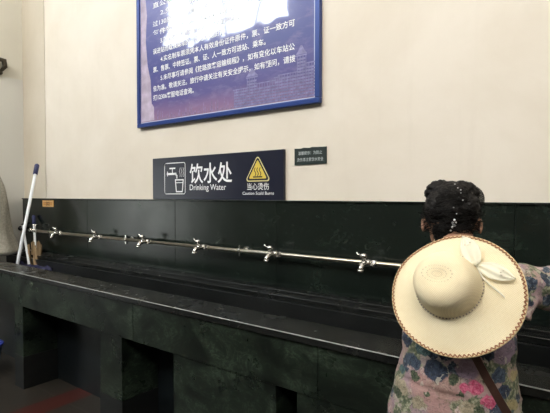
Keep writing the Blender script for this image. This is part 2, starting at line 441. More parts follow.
for o_ in list(sg.children): o_.data.transform(Matrix.Translation((0,0,1.4)) @ Matrix.Diagonal((.9886,1,.9886,1)) @ Matrix.Translation((0,0,-1.4)))
ns = thing('small_notice', 'small black notice plate with two lines of white text on the wall', 'sign', (-1.397, -.002, 1.62))
bm = bmesh.new()
T = [(-1.504, 1.668), (-1.46, 1.666), (-1.44, 1.670), (-1.40, 1.667), (-1.385, 1.671), (-1.35, 1.669), (-1.290, 1.668)]
P = [(-1.503, 1.573), (-1.290, 1.575)] + list(reversed(T))
A = [bm.verts.new((x, -.007, z)) for x, z in P]; Bv = [bm.verts.new((x, -.002, z)) for x, z in P]
bm.faces.new(A); bm.faces.new(list(reversed(Bv)))
for i in range(len(P)): j = (i+1) % len(P); bm.faces.new((A[j], A[i], Bv[i], Bv[j]))
o = obj('plate', bm, plain('black_green_plastic', (.012, .022, .020), .4), ns); o.location = (1.397, .002, -1.62)
o = text_mesh(None, 0, 0, 0, -.0078, plain('grey_print', (.45, .5, .5), .5), ns, bold=.006, items=[('温馨提示：为防止', -1.397, 1.639, .022, .160, 'CENTER'), ('烫伤请注意饮水安全', -1.397, 1.602, .022, .176, 'CENTER')]); o.location = (1.397, .002, -1.62)

# ------------------------------------------------------------------ framed notice
PX0, PX1, PZ0, PZ1 = -2.985, -1.341, 1.917, 3.10
ps = thing('framed_notice', 'large blue framed passenger notice with white text and city skyline', 'framed poster', ((PX0+PX1)/2, -.002, PZ0))
loc = (-(PX0+PX1)/2, .002, -PZ0)
def pp(o): o.location = loc; return o
fw = .032
bm = bmesh.new()
for (a, b, c, d) in ((PX0, PX1, PZ0, PZ0+fw), (PX0, PX1, PZ1-fw, PZ1), (PX0, PX0+fw, PZ0+fw, PZ1-fw), (PX1-fw, PX1, PZ0+fw, PZ1-fw)):
    bx(bm, a, b, -.034, -.002, c, d)
pp(obj('frame', bm, plain('blue_aluminium', (.025, .055, .22), .3, .3), ps, bevel=.005))
m, nt, b = new_mat('night_sky_print'); co = objco(nt)
sx = N(nt, 'ShaderNodeSeparateXYZ'); nt.links.new(co, sx.inputs[0])
n = noise_n(nt, co, 3, 5, .6, .5)
zz = math_n(nt, 'ADD', sx.outputs[2], math_n(nt, 'MULTIPLY', n.outputs[0], .10))
zz = math_n(nt, 'DIVIDE', math_n(nt, 'SUBTRACT', zz, PZ0+.05), 1.15)
c = ramp(nt, zz, [(0, (.30, .17, .25)), (.07, (.22, .13, .27)), (.15, (.085, .075, .25)), (.35, (.05, .06, .24)), (.7, (.10, .11, .33)), (1, (.2, .2, .45))])
cl = noise_n(nt, co, 7, 6, .65, .3)
mp = N(nt, 'ShaderNodeMapping'); mp.inputs['Scale'].default_value = (1, 1, 2.6); nt.links.new(co, mp.inputs[0]); nt.links.new(mp.outputs[0], cl.inputs['Vector'])
c = mixc(nt, math_n(nt, 'MULTIPLY', ramp(nt, cl.outputs[0], [(.5, (0, 0, 0)), (.75, (1, 1, 1))]), .35), c, (.35, .30, .5))
lx = math_n(nt, 'DIVIDE', math_n(nt, 'SUBTRACT', sx.outputs[0], PX0), 1.66)
nt.links.new(c, b.inputs['Base Color']); b.inputs['Roughness'].default_value = .35
b.inputs['Coat Weight'].default_value = 1; b.inputs['Coat Roughness'].default_value = .045; b.inputs['Coat IOR'].default_value = 1.85
wv = noise_n(nt, co, 2.2, 2)
bn = N(nt, 'ShaderNodeBump'); bn.inputs['Strength'].default_value = .15; bn.inputs['Distance'].default_value = .03
nt.links.new(wv.outputs[0], bn.inputs['Height']); nt.links.new(bn.outputs[0], b.inputs['Coat Normal'])
bm = bmesh.new(); bx(bm, PX0+.02, PX1-.02, -.020, -.004, PZ0+.02, PZ1-.02); pp(obj('print', bm, m, ps))
YP = -.0208
# pale bevelled mount strip inside the frame
bm = bmesh.new()
zi = PZ0+fw+.004
strokes(bm, [(PX0+fw+.01, zi, PX1-fw-.01, zi)], .006, YP); strokes(bm, [(PX1-fw-.008, zi, PX1-fw-.008, PZ1-.04)], .006, YP)
strokes(bm, [(PX0+fw+.006, zi, PX0+fw+.006, PZ1-.04)], .004, YP)
pp(obj('mount_strip', bm, plain('pale_mount', (.45, .47, .60), .5), ps))
# pale tower silhouette at the left, station building and skyline
bm = bmesh.new()
def sil(P, y=YP): bm.faces.new([bm.verts.new((x, y, z)) for x, z in P])
x = PX0+fw+.012; zb = PZ0+fw+.012
sil([(x, zb), (x+.15, zb), (x+.145, zb+.10), (x+.12, zb+.13), (x+.11, zb+.30), (x+.075, zb+.42), (x+.055, zb+.60), (x+.07, zb+.80), (x+.04, 3.0), (x, 3.0)])
pp(obj('tower_print', bm, plain('pale_lilac_print', (.40, .34, .44), .5, var=.25, scale=14), ps))
bm = bmesh.new()
for k in range(70):
    xx = -2.78+k*.0195+random.uniform(-.007, .007); h = .012+.05*abs(math.sin(k*.55))*random.random()+(.04 if random.random() < .12 else 0); w = random.uniform(.006, .014)
    y = YP-.0001
    sil([(xx, zb), (xx+w, zb), (xx+w, zb+h), (xx+w/2, zb+h*1.15), (xx, zb+h)], y)
pp(obj('skyline_print', bm, plain('skyline_print', (.20, .14, .27), .5, var=.3, scale=60), ps))
bm = bmesh.new()
def blk(x0, x1, z0, z1): sil([(x0, z0), (x1, z0), (x1, z1), (x0, z1)], YP-.0003)
for (a, b, z1) in ((-1.99, -1.88, .11), (-1.88, -1.80, .17), (-1.80, -1.66, .125), (-1.66, -1.63, .14), (-1.63, -1.50, .15), (-1.50, -1.44, .24), (-1.44, -1.375, .19)):
    nz = int(z1/.018)
    for k in range(nz): blk(a+.002, b-.002, zb+k*.018, zb+k*.018+.012)
    for k in range(int((b-a)/.02)+1): blk(a+k*.02, a+k*.02+.004, zb, zb+z1)
    blk(a-.008, b+.008, zb+z1, zb+z1+.007); 
for (cx, z0, w) in ((-1.84, .18, .05), (-1.47, .25, .04)):
    sil([(cx-w, zb+z0), (cx+w, zb+z0), (cx+w*.6, zb+z0+.018), (cx+.006, zb+z0+.05), (cx-.006, zb+z0+.05), (cx-w*.6, zb+z0+.018)], YP-.0003)
pp(obj('station_print', bm, plain('station_print', (.19, .18, .36), .5, var=.3, scale=40), ps))
XT, XI, s = -2.80, -2.715, .0445
L = [('5.未尽事项请参阅《铁路旅客运输规程》，如有变化以车站公', XI, 2.265, 1.20), ('告为准。敬请关注。旅行中请关注有关安全提示，如有疑问，请拨', XT, 2.195, 1.29),
     ('打12306客服电话查询。', XT, 2.128, None), ('票、售票、中转签证。票、证、人一致方可进站、乘车。', XT, 2.335, 1.07),
     ('4.实名制车票须凭本人有效身份证件原件，票、证一致方可', XI, 2.402, 1.20), ('误进站而耽误乘车的，以免耽误旅行。', XT, 2.470, None), ('3.车站改变时请提前到站，以免影响乘车', XI, 2.538, None),
     ('每件物品及其包装长度之和不超过规定', XT, 2.606, 1.29), ('过130厘米（残疾人旅行时代步的折叠轮椅除外）', XT, 2.674, 1.29), ('2.免费携带物品重量和体积规定如下', XI, 2.742, 1.20), ('直公需平台候车的旅客请注意广播通知', XT, 2.81, 1.29), ('1.请妥善保管车票，按时进站候车', XI, 2.878, 1.0)]
items = [(a, x, z, s, w, 'LEFT') for a, x, z, w in L]
pp(text_mesh(None, 0, 0, 0, YP-.0008, M_white, ps, 'lettering', bold=.010, items=items))

for o_ in list(ps.children): o_.data.transform(Matrix.Translation((0,0,1.4)) @ Matrix.Diagonal((.985,1,.985,1)) @ Matrix.Translation((0,0,-1.4)))
# ------------------------------------------------------------------ things at the left end of the trough
M_pole = plain('white_enamel_pole', (.72, .76, .80), .35)
M_grip = plain('navy_plastic', (.02, .025, .10), .5)
def pole(name, label, cat, a, b, r, grip, head, headmat):
    a, b = Vector(a), Vector(b)
    t = thing(name, label, cat, b)
    d = (a-b)
    bm = bmesh.new(); tube(bm, [d*.02, d], r, 12); obj('pole', bm, M_pole, t, True)
    if grip:
        bm = bmesh.new(); tube(bm, [d*(1-grip), d*.995, d*1.005], [r*1.5, r*1.6, r*1.1], 12); obj('grip', bm, M_grip, t, True)
    bm = bmesh.new(); head(bm, d.normalized()); obj('head', bm, headmat, t, True)
    return t
def mophead(bm, d):
    for k in range(46):
        a = random.uniform(0, 2*PI); rr = random.uniform(.02, .085)
        e = Vector((math.cos(a)*rr, math.sin(a)*rr*.7, 0))
        tube(bm, [d*.10+e*.15, d*.05+e*.7, Vector((e.x, e.y, .012+random.uniform(0, .01)))], [.006, .007, .006], 6)
    tube(bm, [d*.08, d*.16], [.022, .016], 10)
def brushhead(bm, d):
    u, v_ = frame_for(d)
    for k in range(60):
        a = random.uniform(0, 2*PI); rr = random.uniform(0, .045)
        e = u*math.cos(a)*rr + v_*math.sin(a)*rr
        tube(bm, [d*.02+e*.5, d*random.uniform(.14, .20)+e], [.005, .004], 5)
    tube(bm, [d*0, d*.05], [.02, .028], 10)
BF = BZ
a = W(37.5, 165, -.10); b = W(17, 262, -.42); k = (BF+.01-b.z)/(a.z-b.z); b = b+(a-b)*k
pole('mop', 'long white mop with navy grip leaning in the left corner of the trough', 'mop', a, b, .0135, .085, mophead, plain('mop_grey_yarn', (.25, .25, .24), .9))
a = W(22.5, 226, -.12); b = W(31, 272, -.26); b.z = BF+.02
pole('scrubbing_brush', 'shorter pale brush handle crossing behind the long mop pole', 'brush', a, b, .011, 0, mophead, plain('brush_tan', (.20, .15, .09), .9))
a = W(33.5, 216, -.05); b = W(36, 270, -.20); b.z = BF+.02
def up_bristle(bm, d):
    for k in range(60):
        a_ = random.uniform(0, 2*PI); rr = random.uniform(.02, .095)
        e = Vector((math.cos(a_)*rr, math.sin(a_)*rr*.6, 0))
        tube(bm, [d*.05+e*.3, d*.17+e*.8, d*random.uniform(.26, .42)+e], [.010, .010, .006], 6)
t = pole('short_broom', 'short white handled broom with tan bristles beside the stop valve', 'broom', a, b, .011, .14, up_bristle, plain('tan_bristle', (.22, .15, .08), .9))
# blue rag lying in the trough
bm = bmesh.new(); G = {}
c0 = W(34, 260, -.22)
NXg, NYg = 40, 16
for i in range(NXg+1):
    for j in range(NYg+1):
        x = c0.x-.34+.60*i/NXg; y = -.36+.17*j/NYg
        z = .755+.05*mnoise.noise(Vector((x*9, y*9, 1)))+.02*mnoise.noise(Vector((x*30, y*30, 2)))
        G[i, j] = bm.verts.new((x+.02*mnoise.noise(Vector((y*12, 0, 3))), y, z))
for i in range(NXg):
    for j in range(NYg): bm.faces.new((G[i, j], G[i+1, j], G[i+1, j+1], G[i, j+1]))
ro = obj('blue_rag', bm, plain('navy_cloth', (.010, .011, .045), .9, var=.4, scale=30), None, True)
md = ro.modifiers.new('S', 'SOLIDIFY'); md.thickness = .14; md.offset = -1; tag(ro, 'crumpled dark blue cloth lying in the trough below the brushes', 'cloth')
# grey mottled sack
bm = bmesh.new(); rings = []
prof = [(.0, .265), (.05, .262), (.12, .215), (.22, .178), (.34, .158), (.46, .148), (.58, .14), (.70, .10), (.80, .05), (.83, .02)]
for k, (z, r) in enumerate(prof):
    ring = []
    for i in range(40):
        a_ = 2*PI*i/40; f = 1+.05*math.sin(a_*5+z*6)+.04*math.sin(a_*9-z*9)
        ring.append((math.cos(a_)*r*f*.88, math.sin(a_)*r*f*.95, z))
    rings.append(ring)
loft(bm, rings)
m, nt, b = new_mat('mottled_grey_sackcloth'); co = objco(nt); n = noise_n(nt, co, 60, 6, .7); n2 = noise_n(nt, co, 6, 3)
c = ramp(nt, n.outputs[0], [(.3, (.19, .18, .15)), (.7, (.46, .44, .37))]); c = mixc(nt, .3, c, ramp(nt, n2.outputs[0], [(.3, (.24, .23, .19)), (.7, (.42, .41, .36))]))
nt.links.new(c, b.inputs['Base Color']); b.inputs['Roughness'].default_value = .9; bump(nt, b, n.outputs[0], .4, .006)
sk = obj('grey_sack', bm, m, None, True); sk.location = (-4.572, -.425, RZ+.001)
md = sk.modifiers.new('S', 'SUBSURF'); md.levels = 1; md.render_levels = 1
tag(sk, 'mottled grey sack slumped on the left end of the trough', 'sack')
# blue bucket
bk = thing('blue_bucket', 'blue plastic bucket on the floor at the left edge below the trough', 'bucket', (-3.962, -.734, 0))
bm = bmesh.new()
def ringc(r, z, n=32): return [(math.cos(2*PI*i/n)*r, math.sin(2*PI*i/n)*r, z) for i in range(n)]
loft(bm, [ringc(.10, .0), ringc(.135, .215), ringc(.145, .215), ringc(.145, .228), ringc(.130, .228), ringc(.095, .006)]); obj('pail', bm, plain('blue_plastic', (.015, .03, .22), .4), bk, True)
bm = bmesh.new(); tube(bm, [(math.cos(a_)*.15, -.03*math.sin(a_), .215-math.sin(a_)*.10) for a_ in [PI*k/12 for k in range(13)]], .003, 8); obj('handle', bm, M_chrome, bk, True)

# ------------------------------------------------------------------ person
RZP = math.radians(15.2)
PO = Vector((-.366, -.852, 0))
person = thing('person', 'person seen from behind in a floral blouse with pinned black hair, bending to the taps', 'person', PO, RZP)
M_skin = plain('skin', (.42, .22, .14), .5, var=.08, scale=12)
M_hair = plain('black_hair', (.0035, .0028, .0025), .55)
M_hair.node_tree.nodes['Principled BSDF'].inputs['Specular IOR Level'].default_value = .22
def remesh(o, vox, smooth_it=6):
    md = o.modifiers.new('R', 'REMESH'); md.mode = 'VOXEL'; md.voxel_size = vox; md.use_smooth_shade = True
    if smooth_it:
        s_ = o.modifiers.new('Sm', 'SMOOTH'); s_.iterations = smooth_it; s_.factor = .5
    bake_mods(o)
    for p in o.data.polygons: p.use_smooth = True
    return o
def oval(c, rx, ry, n=28, tilt=0.0, e=2.3):
    P = []
    for i in range(n):
        a_ = 2*PI*i/n; ca, sa = math.cos(a_), math.sin(a_)
        x = rx*math.copysign(abs(ca)**(2/e), ca); y = ry*math.copysign(abs(sa)**(2/e), sa)
        P.append(Vector((c[0]+x, c[1]+y*math.cos(tilt), c[2]-y*math.sin(tilt))))
    return P
HC = Vector((-.016, .235, 1.327))       # head centre
SHR, ELR, WRR = Vector((.130, .085, 1.148)), Vector((.40, .235, 1.115)), Vector((.43, .455, 1.085))
SHL, ELL, WRL = Vector((-.120, .095, 1.125)), Vector((-.135, .325, 1.04)), Vector((-.05, .50, 1.05))
bm = bmesh.new()
loft(bm, [oval((0, 0, .78), .150, .10), oval((0, -.005, .86), .158, .105), oval((0, .0, .97), .125, .085), oval((0, .02, 1.06), .135, .09, tilt=.2), oval((0, .055, 1.13), .135, .09, tilt=.35), oval((0, .09, 1.185), .10, .07, tilt=.5), oval((0, .115, 1.215), .06, .055, tilt=.6)])
tube(bm, [(0, .10, 1.18), (0, .15, 1.235), (0, .20, 1.29)], [.055, .05, .05], 18)
hr = Matrix.Rotation(math.radians(-38), 3, 'X')
def hp(v): return HC + hr @ Vector(v)
ell(bm, HC, (.073, .092, .100), hr, 32, 22)
ell(bm, hp((0, .022, -.052)), (.068, .058, .065), hr)
ell(bm, hp((0, .10, -.022)), (.013, .02, .02), hr); ell(bm, hp((0, .088, -.004)), (.009, .014, .026), hr)
ell(bm, hp((0, .085, -.062)), (.022, .010, .006), hr); ell(bm, hp((0, .082, -.074)), (.019, .010, .006), hr)
for sx_ in (-1, 1):
    ell(bm, hp((.086*sx_, -.004, -.034)), (.009, .020, .032), hr); ell(bm, hp((.074*sx_, .012, -.022)), (.012, .012, .02), hr)
    ell(bm, hp((.03*sx_, .079, .008)), (.014, .010, .008), hr)
def hand(bm, w, d, up, side):
    d = d.normalized(); s_ = d.cross(up).normalized()*side; n_ = up.normalized()
    tube(bm, [w-d*.02, w+d*.02, w+d*.055, w+d*.085], [.024, .030, .036, .034], 12, flat=.5)
    for k, (off, ln) in enumerate(((-.030, .070), (-.010, .078), (.011, .072), (.030, .056))):
        b0 = w+d*.075+s_*off
        tube(bm, [b0-d*.02, b0+d*ln*.35-n_*.006, b0+d*ln*.65-n_*.022, b0+d*ln*.80-n_*.040], [.010, .009, .0085, .0075], 8)
    b0 = w+d*.02-s_*.026
    tube(bm, [b0, b0+d*.025-s_*.025-n_*.006, b0+d*.05-s_*.032-n_*.018], [.012, .011, .009], 8)
for A_, B_, C_, sd in ((SHR, ELR, WRR, 1), (SHL, ELL, WRL, -1)):
    tube(bm, [A_, A_.lerp(B_, .5), B_, B_.lerp(C_, .35), C_], [.048, .042, .034, .033, .024], 14)
    hand(bm, C_, C_-B_, Vector((0, 0, 1)), sd)
for sx_ in (-1, 1):
    tube(bm, [(.075*sx_, 0, .82), (.085*sx_, 0, .62), (.085*sx_, .01, .44), (.088*sx_, -.01, .28), (.09*sx_, -.015, .07)], [.085, .075, .052, .05, .034], 16)
    tube(bm, [(.09*sx_, -.04, .045), (.095*sx_, .03, .04), (.105*sx_, .12, .028), (.108*sx_, .155, .022)], [.032, .034, .032, .018], 12, flat=.75)
body = remesh(obj('body', bm, M_skin, person), .0055, 4)

# blouse
BL = []
for (z, y, rx, ry, tl, ox) in ((.66, -.0, .190, .135, 0, -.003), (.74, -.0, .188, .135, 0, -.003), (.80, -.0, .180, .130, 0, -.002), (.87, -.0, .166, .122, 0, 0), (.95, .0, .150, .110, .05, .005), (1.03, .015, .150, .108, .15, .006), (1.09, .035, .152, .108, .28, .004), (1.135, .06, .146, .100, .38, 0), (1.17, .08, .122, .085, .5, 0), (1.20, .10, .09, .07, .55, 0), (1.22, .115, .068, .062, .6, 0)):
    BL.append((z, y, rx, ry, tl, ox))
bm = bmesh.new()
loft(bm, [oval((ox, y, z), rx, ry, 36, tl) for z, y, rx, ry, tl, ox in BL])
U = (ELR-SHR)
tube(bm, [SHR-U*.25, SHR+Vector((0, 0, -.004)), SHR+U*.30+Vector((0, -.005, -.006)), SHR+U*.66+Vector((0, -.008, -.010)), SHR+U*1.02+Vector((.004, -.010, -.016))], [.045, .056, .062, .068, .070], 20)
U2 = (ELL-SHL)
tube(bm, [SHL-U2*.2, SHL, SHL+U2*.4, SHL+U2*.8], [.04, .050, .054, .056], 20)
# hanging sleeve tie
tube(bm, [(.195, .06, 1.10), (.192, .045, 1.075), (.188, .04, 1.050)], [.016, .014, .008], 10)
bl = obj('blouse', bm, None, person)
remesh(bl, .007, 5)
for v_ in bl.data.vertices:
    c = v_.co
    w = mnoise.noise(Vector((c.x*9+c.z*5, c.y*9, c.z*22)))*.0045 + mnoise.noise(Vector((c.x*22, c.y*22, c.z*30+4)))*.002
    if c.x > .17: w += .005*math.sin((c.x*1.0+c.z*1.2)*75)
    w -= .006*math.exp(-((c.z-.875+.1*(c.x+.05))/.006)**2)*(1 if -.16 < c.x < .03 else 0)
    v_.co += v_.normal*w

def blouse_mat():
    m, nt, b = new_mat('floral_print'); co = objco(nt)
    warp = noise_n(nt, co, 34, 5, .68); wv = N(nt, 'ShaderNodeVectorMath', operation='MULTIPLY_ADD')
    nt.links.new(warp.outputs['Color'], wv.inputs[0]); wv.inputs[1].default_value = (.034,)*3; nt.links.new(co, wv.inputs[2])
    sub = N(nt, 'ShaderNodeVectorMath', operation='SUBTRACT'); nt.links.new(wv.outputs[0], sub.inputs[0]); sub.inputs[1].default_value = (.017,)*3
    P = sub.outputs[0]
    n0 = noise_n(nt, co, 7, 4); n1 = noise_n(nt, co, 17, 5, .65); n2 = noise_n(nt, co, 95, 4, .65)
    c = ramp(nt, n0.outputs[0], [(.36, (.30, .26, .20)), (.47, (.34, .235, .21)), (.56, (.26, .18, .21)), (.66, (.38, .34, .27))])
    # fine olive / grey foliage
    c = mixc(nt, ramp(nt, n1.outputs[0], [(.49, (0, 0, 0)), (.54, (1, 1, 1))]), c, ramp(nt, n2.outputs[0], [(.4, (.06, .085, .05)), (.5, (.14, .15, .09)), (.62, (.30, .31, .22))]))
    def vor(scale, feat='F1', rnd=1):
        v = N(nt, 'ShaderNodeTexVoronoi'); v.feature = feat; v.inputs['Scale'].default_value = scale; v.inputs['Randomness'].default_value = rnd
        nt.links.new(P, v.inputs['Vector']); return v
    v1 = vor(19); sel = N(nt, 'ShaderNodeSeparateColor'); nt.links.new(v1.outputs['Color'], sel.inputs[0])
    petals = ramp(nt, n2.outputs[0], [(.35, (.005, .010, .024)), (.5, (.02, .034, .06)), (.65, (.13, .16, .20))])
    f = math_n(nt, 'MULTIPLY', math_n(nt, 'LESS_THAN', v1.outputs[0], .40), math_n(nt, 'GREATER_THAN', sel.outputs[0], .42))
    c = mixc(nt, f, c, petals)
    v2 = vor(24); s2 = N(nt, 'ShaderNodeSeparateColor'); nt.links.new(v2.outputs['Color'], s2.inputs[0])
    f = math_n(nt, 'MULTIPLY', math_n(nt, 'LESS_THAN', v2.outputs[0], .36), math_n(nt, 'GREATER_THAN', s2.outputs[1], .80))
    c = mixc(nt, f, c, ramp(nt, n2.outputs[0], [(.4, (.24, .12, .15)), (.6, (.50, .40, .36))]))
    # named flowers: centre, radius, colours (dark, light)
    def T(px, py, y=-.10):
        r = 1.40+y; t = r/1.0765
        return ((px-457)*r/528, y, H-(py-195)/F*t)
    navy = ((.006, .010, .026), (.035, .055, .095)); blu = ((.012, .024, .05), (.075, .105, .15)); teal = ((.02, .05, .06), (.10, .17, .17)); grn = ((.012, .026, .014), (.11, .13, .075))
    pink = ((.36, .035, .10), (.60, .17, .26)); sal = ((.30, .17, .155), (.37, .225, .21)); lil = ((.17, .12, .17), (.24, .18, .24)); bei = ((.22, .19, .13), (.36, .31, .22)); yel = ((.30, .25, .12), (.42, .36, .2))
    fl = [(425, 392, .045, sal), (452, 388, .040, sal), (440, 408, .035, sal), (505, 350, .036, lil), (420, 408, .02, bei), (470, 405, .022, bei), (468, 368, .03, lil), (400, 400, .022, bei), (512, 402, .02, yel), (515, 375, .014, yel),
          (437, 373, .031, navy), (413, 370, .022, blu), (404, 352, .018, navy), (424, 355, .020, teal), (447, 356, .02, navy), (415, 384, .014, grn), (455, 380, .016, grn),
          (500, 372, .020, blu), (505, 388, .020, navy), (497, 404, .018, blu), (517, 360, .015, grn), (510, 412, .016, teal), (486, 366, .014, grn), (480, 408, .016, grn), (463, 392, .010, grn), (400, 384, .012, teal),
          (394, 408, .016, grn), (430, 398, .008, grn), (477, 384, .021, pink), (490, 397, .018, pink), (466, 386, .012, pink), (403, 340, .016, pink), (488, 352, .02, navy)]
    sv = N(nt, 'ShaderNodeSeparateXYZ'); nt.links.new(P, sv.inputs[0]); cv = N(nt, 'ShaderNodeCombineXYZ')
    nt.links.new(sv.outputs[0], cv.inputs[0]); nt.links.new(sv.outputs[2], cv.inputs[2])
    back = math_n(nt, 'LESS_THAN', sv.outputs[1], 0)
    for px, py, r, (ca, cb) in fl:
        q = T(px, py); d = N(nt, 'ShaderNodeVectorMath', operation='DISTANCE'); nt.links.new(cv.outputs[0], d.inputs[0]); d.inputs[1].default_value = (q[0], 0, q[2])
        rad = math_n(nt, 'DIVIDE', d.outputs['Value'], r)
        soft = r >= .03 and ca[0] > .2
        f = ramp(nt, rad, [(.7 if soft else .86, (1, 1, 1)), (1, (0, 0, 0))])
        f = math_n(nt, 'MULTIPLY', math_n(nt, 'MULTIPLY', f, back), .8 if soft else 1)
        ringy = math_n(nt, 'ADD', math_n(nt, 'MULTIPLY', math_n(nt, 'SINE', math_n(nt, 'MULTIPLY_ADD', rad, 11.0, math_n(nt, 'MULTIPLY', n2.outputs[0], 26))), .25), math_n(nt, 'MULTIPLY_ADD', n2.outputs[0], 3.2, -1.15), clamp=True)
        c = mixc(nt, f, c, mixc(nt, ringy, ca, cb))
    n3 = noise_n(nt, co, 38, 2, .5, 1.5)
    ln = math_n(nt, 'LESS_THAN', math_n(nt, 'ABSOLUTE', math_n(nt, 'SUBTRACT', n3.outputs[0], .52)), .011)
    c = mixc(nt, math_n(nt, 'MULTIPLY', ln, .55), c, (.05, .055, .045))
    n4 = noise_n(nt, co, 50, 2, .5, 1.0)
    ln = math_n(nt, 'GREATER_THAN', n4.outputs[0], .66)
    c = mixc(nt, math_n(nt, 'MULTIPLY', ln, .6), c, (.42, .40, .33))
    nt.links.new(c, b.inputs['Base Color']); b.inputs['Roughness'].default_value = .8
    fold = noise_n(nt, co, 30, 3); mp = N(nt, 'ShaderNodeMapping'); mp.inputs['Scale'].default_value = (.5, 1, 1.6); nt.links.new(co, mp.inputs[0]); nt.links.new(mp.outputs[0], fold.inputs['Vector'])
    bump(nt, b, fold.outputs[0], .35, .01)
    return m
bl.data.materials.clear(); bl.data.materials.append(blouse_mat())
# trousers and shoes
bm = bmesh.new()
loft(bm, [oval((0, 0, .70), .165, .118), oval((0, 0, .80), .160, .112), oval((0, 0, .86), .155, .108)])
for sx_ in (-1, 1):
    tube(bm, [(.078*sx_, 0, .80), (.088*sx_, 0, .62), (.09*sx_, .005, .44), (.092*sx_, -.008, .28), (.094*sx_, -.012, .10)], [.092, .088, .072, .066, .060], 18)
remesh(obj('trousers', bm, plain('dark_cotton', (.03, .03, .035), .85), person), .008, 4)
for sx_ in (-1, 1):
    bm = bmesh.new()
    tube(bm, [(.09*sx_, -.075, .045), (.092*sx_, -.04, .05), (.096*sx_, .03, .048), (.106*sx_, .12, .036), (.110*sx_, .17, .026), (.11*sx_, .185, .022)], [.022, .042, .044, .042, .03, .012], 16, flat=.85)
    for v_ in bm.verts: v_.co.z = max(v_.co.z, .002)
    obj('shoe', bm, plain('black_leather', (.02, .02, .02), .4), person, True)

# hair: cap, gathered rolls and loose strands
bm = bmesh.new()
ell(bm, hp((0, -.014, .018)), (.087, .098, .096), hr, 40, 28)
ell(bm, hp((-.034, -.040, .070)), (.052, .050, .040), hr); ell(bm, hp((.030, -.045, .060)), (.056, .050, .042), hr)
ell(bm, hp((.045, -.060, -.005)), (.040, .042, .052), hr); ell(bm, hp((-.043, -.062, -.005)), (.038, .042, .052), hr)
ell(bm, hp((.0, -.075, -.030)), (.050, .034, .045), hr)
ell(bm, HC+Vector((.004, -.055, -.045)), (.062, .050, .055)); ell(bm, HC+Vector((.002, -.060, -.090)), (.047, .034, .042))
hair = obj('hair', bm, M_hair, person)
remesh(hair, .004, 3)
for v_ in hair.data.vertices:
    c = v_.co-HC
    ph = math.atan2(c.x, c.z+.02)*22 + mnoise.noise(c*22)*5
    v_.co += v_.normal*(.0012*math.sin(ph*1.6)+.0025*mnoise.noise(c*34)+.0035*mnoise.noise(c*80)+.002*mnoise.noise(c*160))
bm = bmesh.new()
bm.from_mesh(hair.data)
rs = random.Random(3)
for k in range(760):
    th = rs.uniform(-2.4, 2.4); ph = rs.uniform(-.5, 1.25)
    n_ = Vector((math.sin(th)*math.cos(ph), -math.cos(th)*math.cos(ph), math.sin(ph)))
    base = HC + Vector((n_.x*.084, n_.y*.100-.018, n_.z*.090+.0))
    tdir = n_.cross(Vector((rs.uniform(-.5, .5), .2, 1))).normalized()*(1 if rs.random() < .5 else -1)
    ln = rs.uniform(.03, .08); lift = rs.uniform(.0, .010) if k > 150 else rs.uniform(.006, .022)
    pts = [base+tdir*ln*(q-.5)+n_*(lift*math.sin(q*PI)+.003-.35*ln*ln*4*(q-.5)**2) for q in (0, .2, .4, .6, .8, 1)]
    tube(bm, pts, [.0006, .0009, .0009, .0008, .0007, .0003], 4, False)
for k in range(9):      # loose curl at the upper right
    r_ = .030+.002*k
    pts = [HC+Vector((.052+r_*math.cos(a_)*1.05, -.02+.003*k, .060+r_*math.sin(a_))) for a_ in [math.radians(125-15*q) for q in range(13)]]
    tube(bm, pts, [.0009]*12+[.0003], 4, False)
bm.to_mesh(hair.data); bm.free()
for p in hair.data.polygons: p.use_smooth = True

# beaded hair clip
clip = thing('hair_clip', 'silver beaded hair clip down the middle of the black hair', 'hair clip', PO, RZP)
M_bead = plain('clear_bead', (.85, .85, .88), .2, .2)
def surf(x, z):        # back surface of the hair
    dg_o = hair; ok, loc_, nrm, _ = hair.ray_cast(Vector((x, -.5, z)), Vector((0, 1, 0)))
    return loc_ if ok else Vector((x, .13, z))
bpy.context.view_layer.update()
bm = bmesh.new()
def HP(px, py):
    return ((px-457)*1.57/528, H-(py-195)/F*1.57/1.0765)
for px, py, r in ((455, 184, .0022), (458, 188, .002), (461, 193, .002), (463, 200, .0022), (459, 197, .0018), (454, 207, .0024), (457, 213, .002), (461, 190, .0018)):
    x, z = HP(px, py); q = surf(x, z); ell(bm, (q.x, q.y-.001, q.z), (r, r, r), None, 10, 8)
obj('bead', bm, M_bead, clip, True)['kind'] = 'stuff'
bm = bmesh.new()
for px, py, r in ((455, 219, .004), (453.5, 222, .0045), (455.5, 225, .004), (453, 226, .0035), (451.5, 229.5, .003), (456.5, 221.5, .003)):
    x, z = HP(px, py); q = surf(x, z); ell(bm, (q.x, q.y-.002, q.z), (r, r*.6, r), None, 10, 8)
x, z = HP(454, 223); q = surf(x, z)
tube(bm, [(q.x+.004, q.y-.001, q.z+.022), (q.x, q.y-.002, q.z), (q.x-.006, q.y-.001, q.z-.024)], [.002, .003, .002], 8)
obj('clasp', bm, M_bead, clip, True)

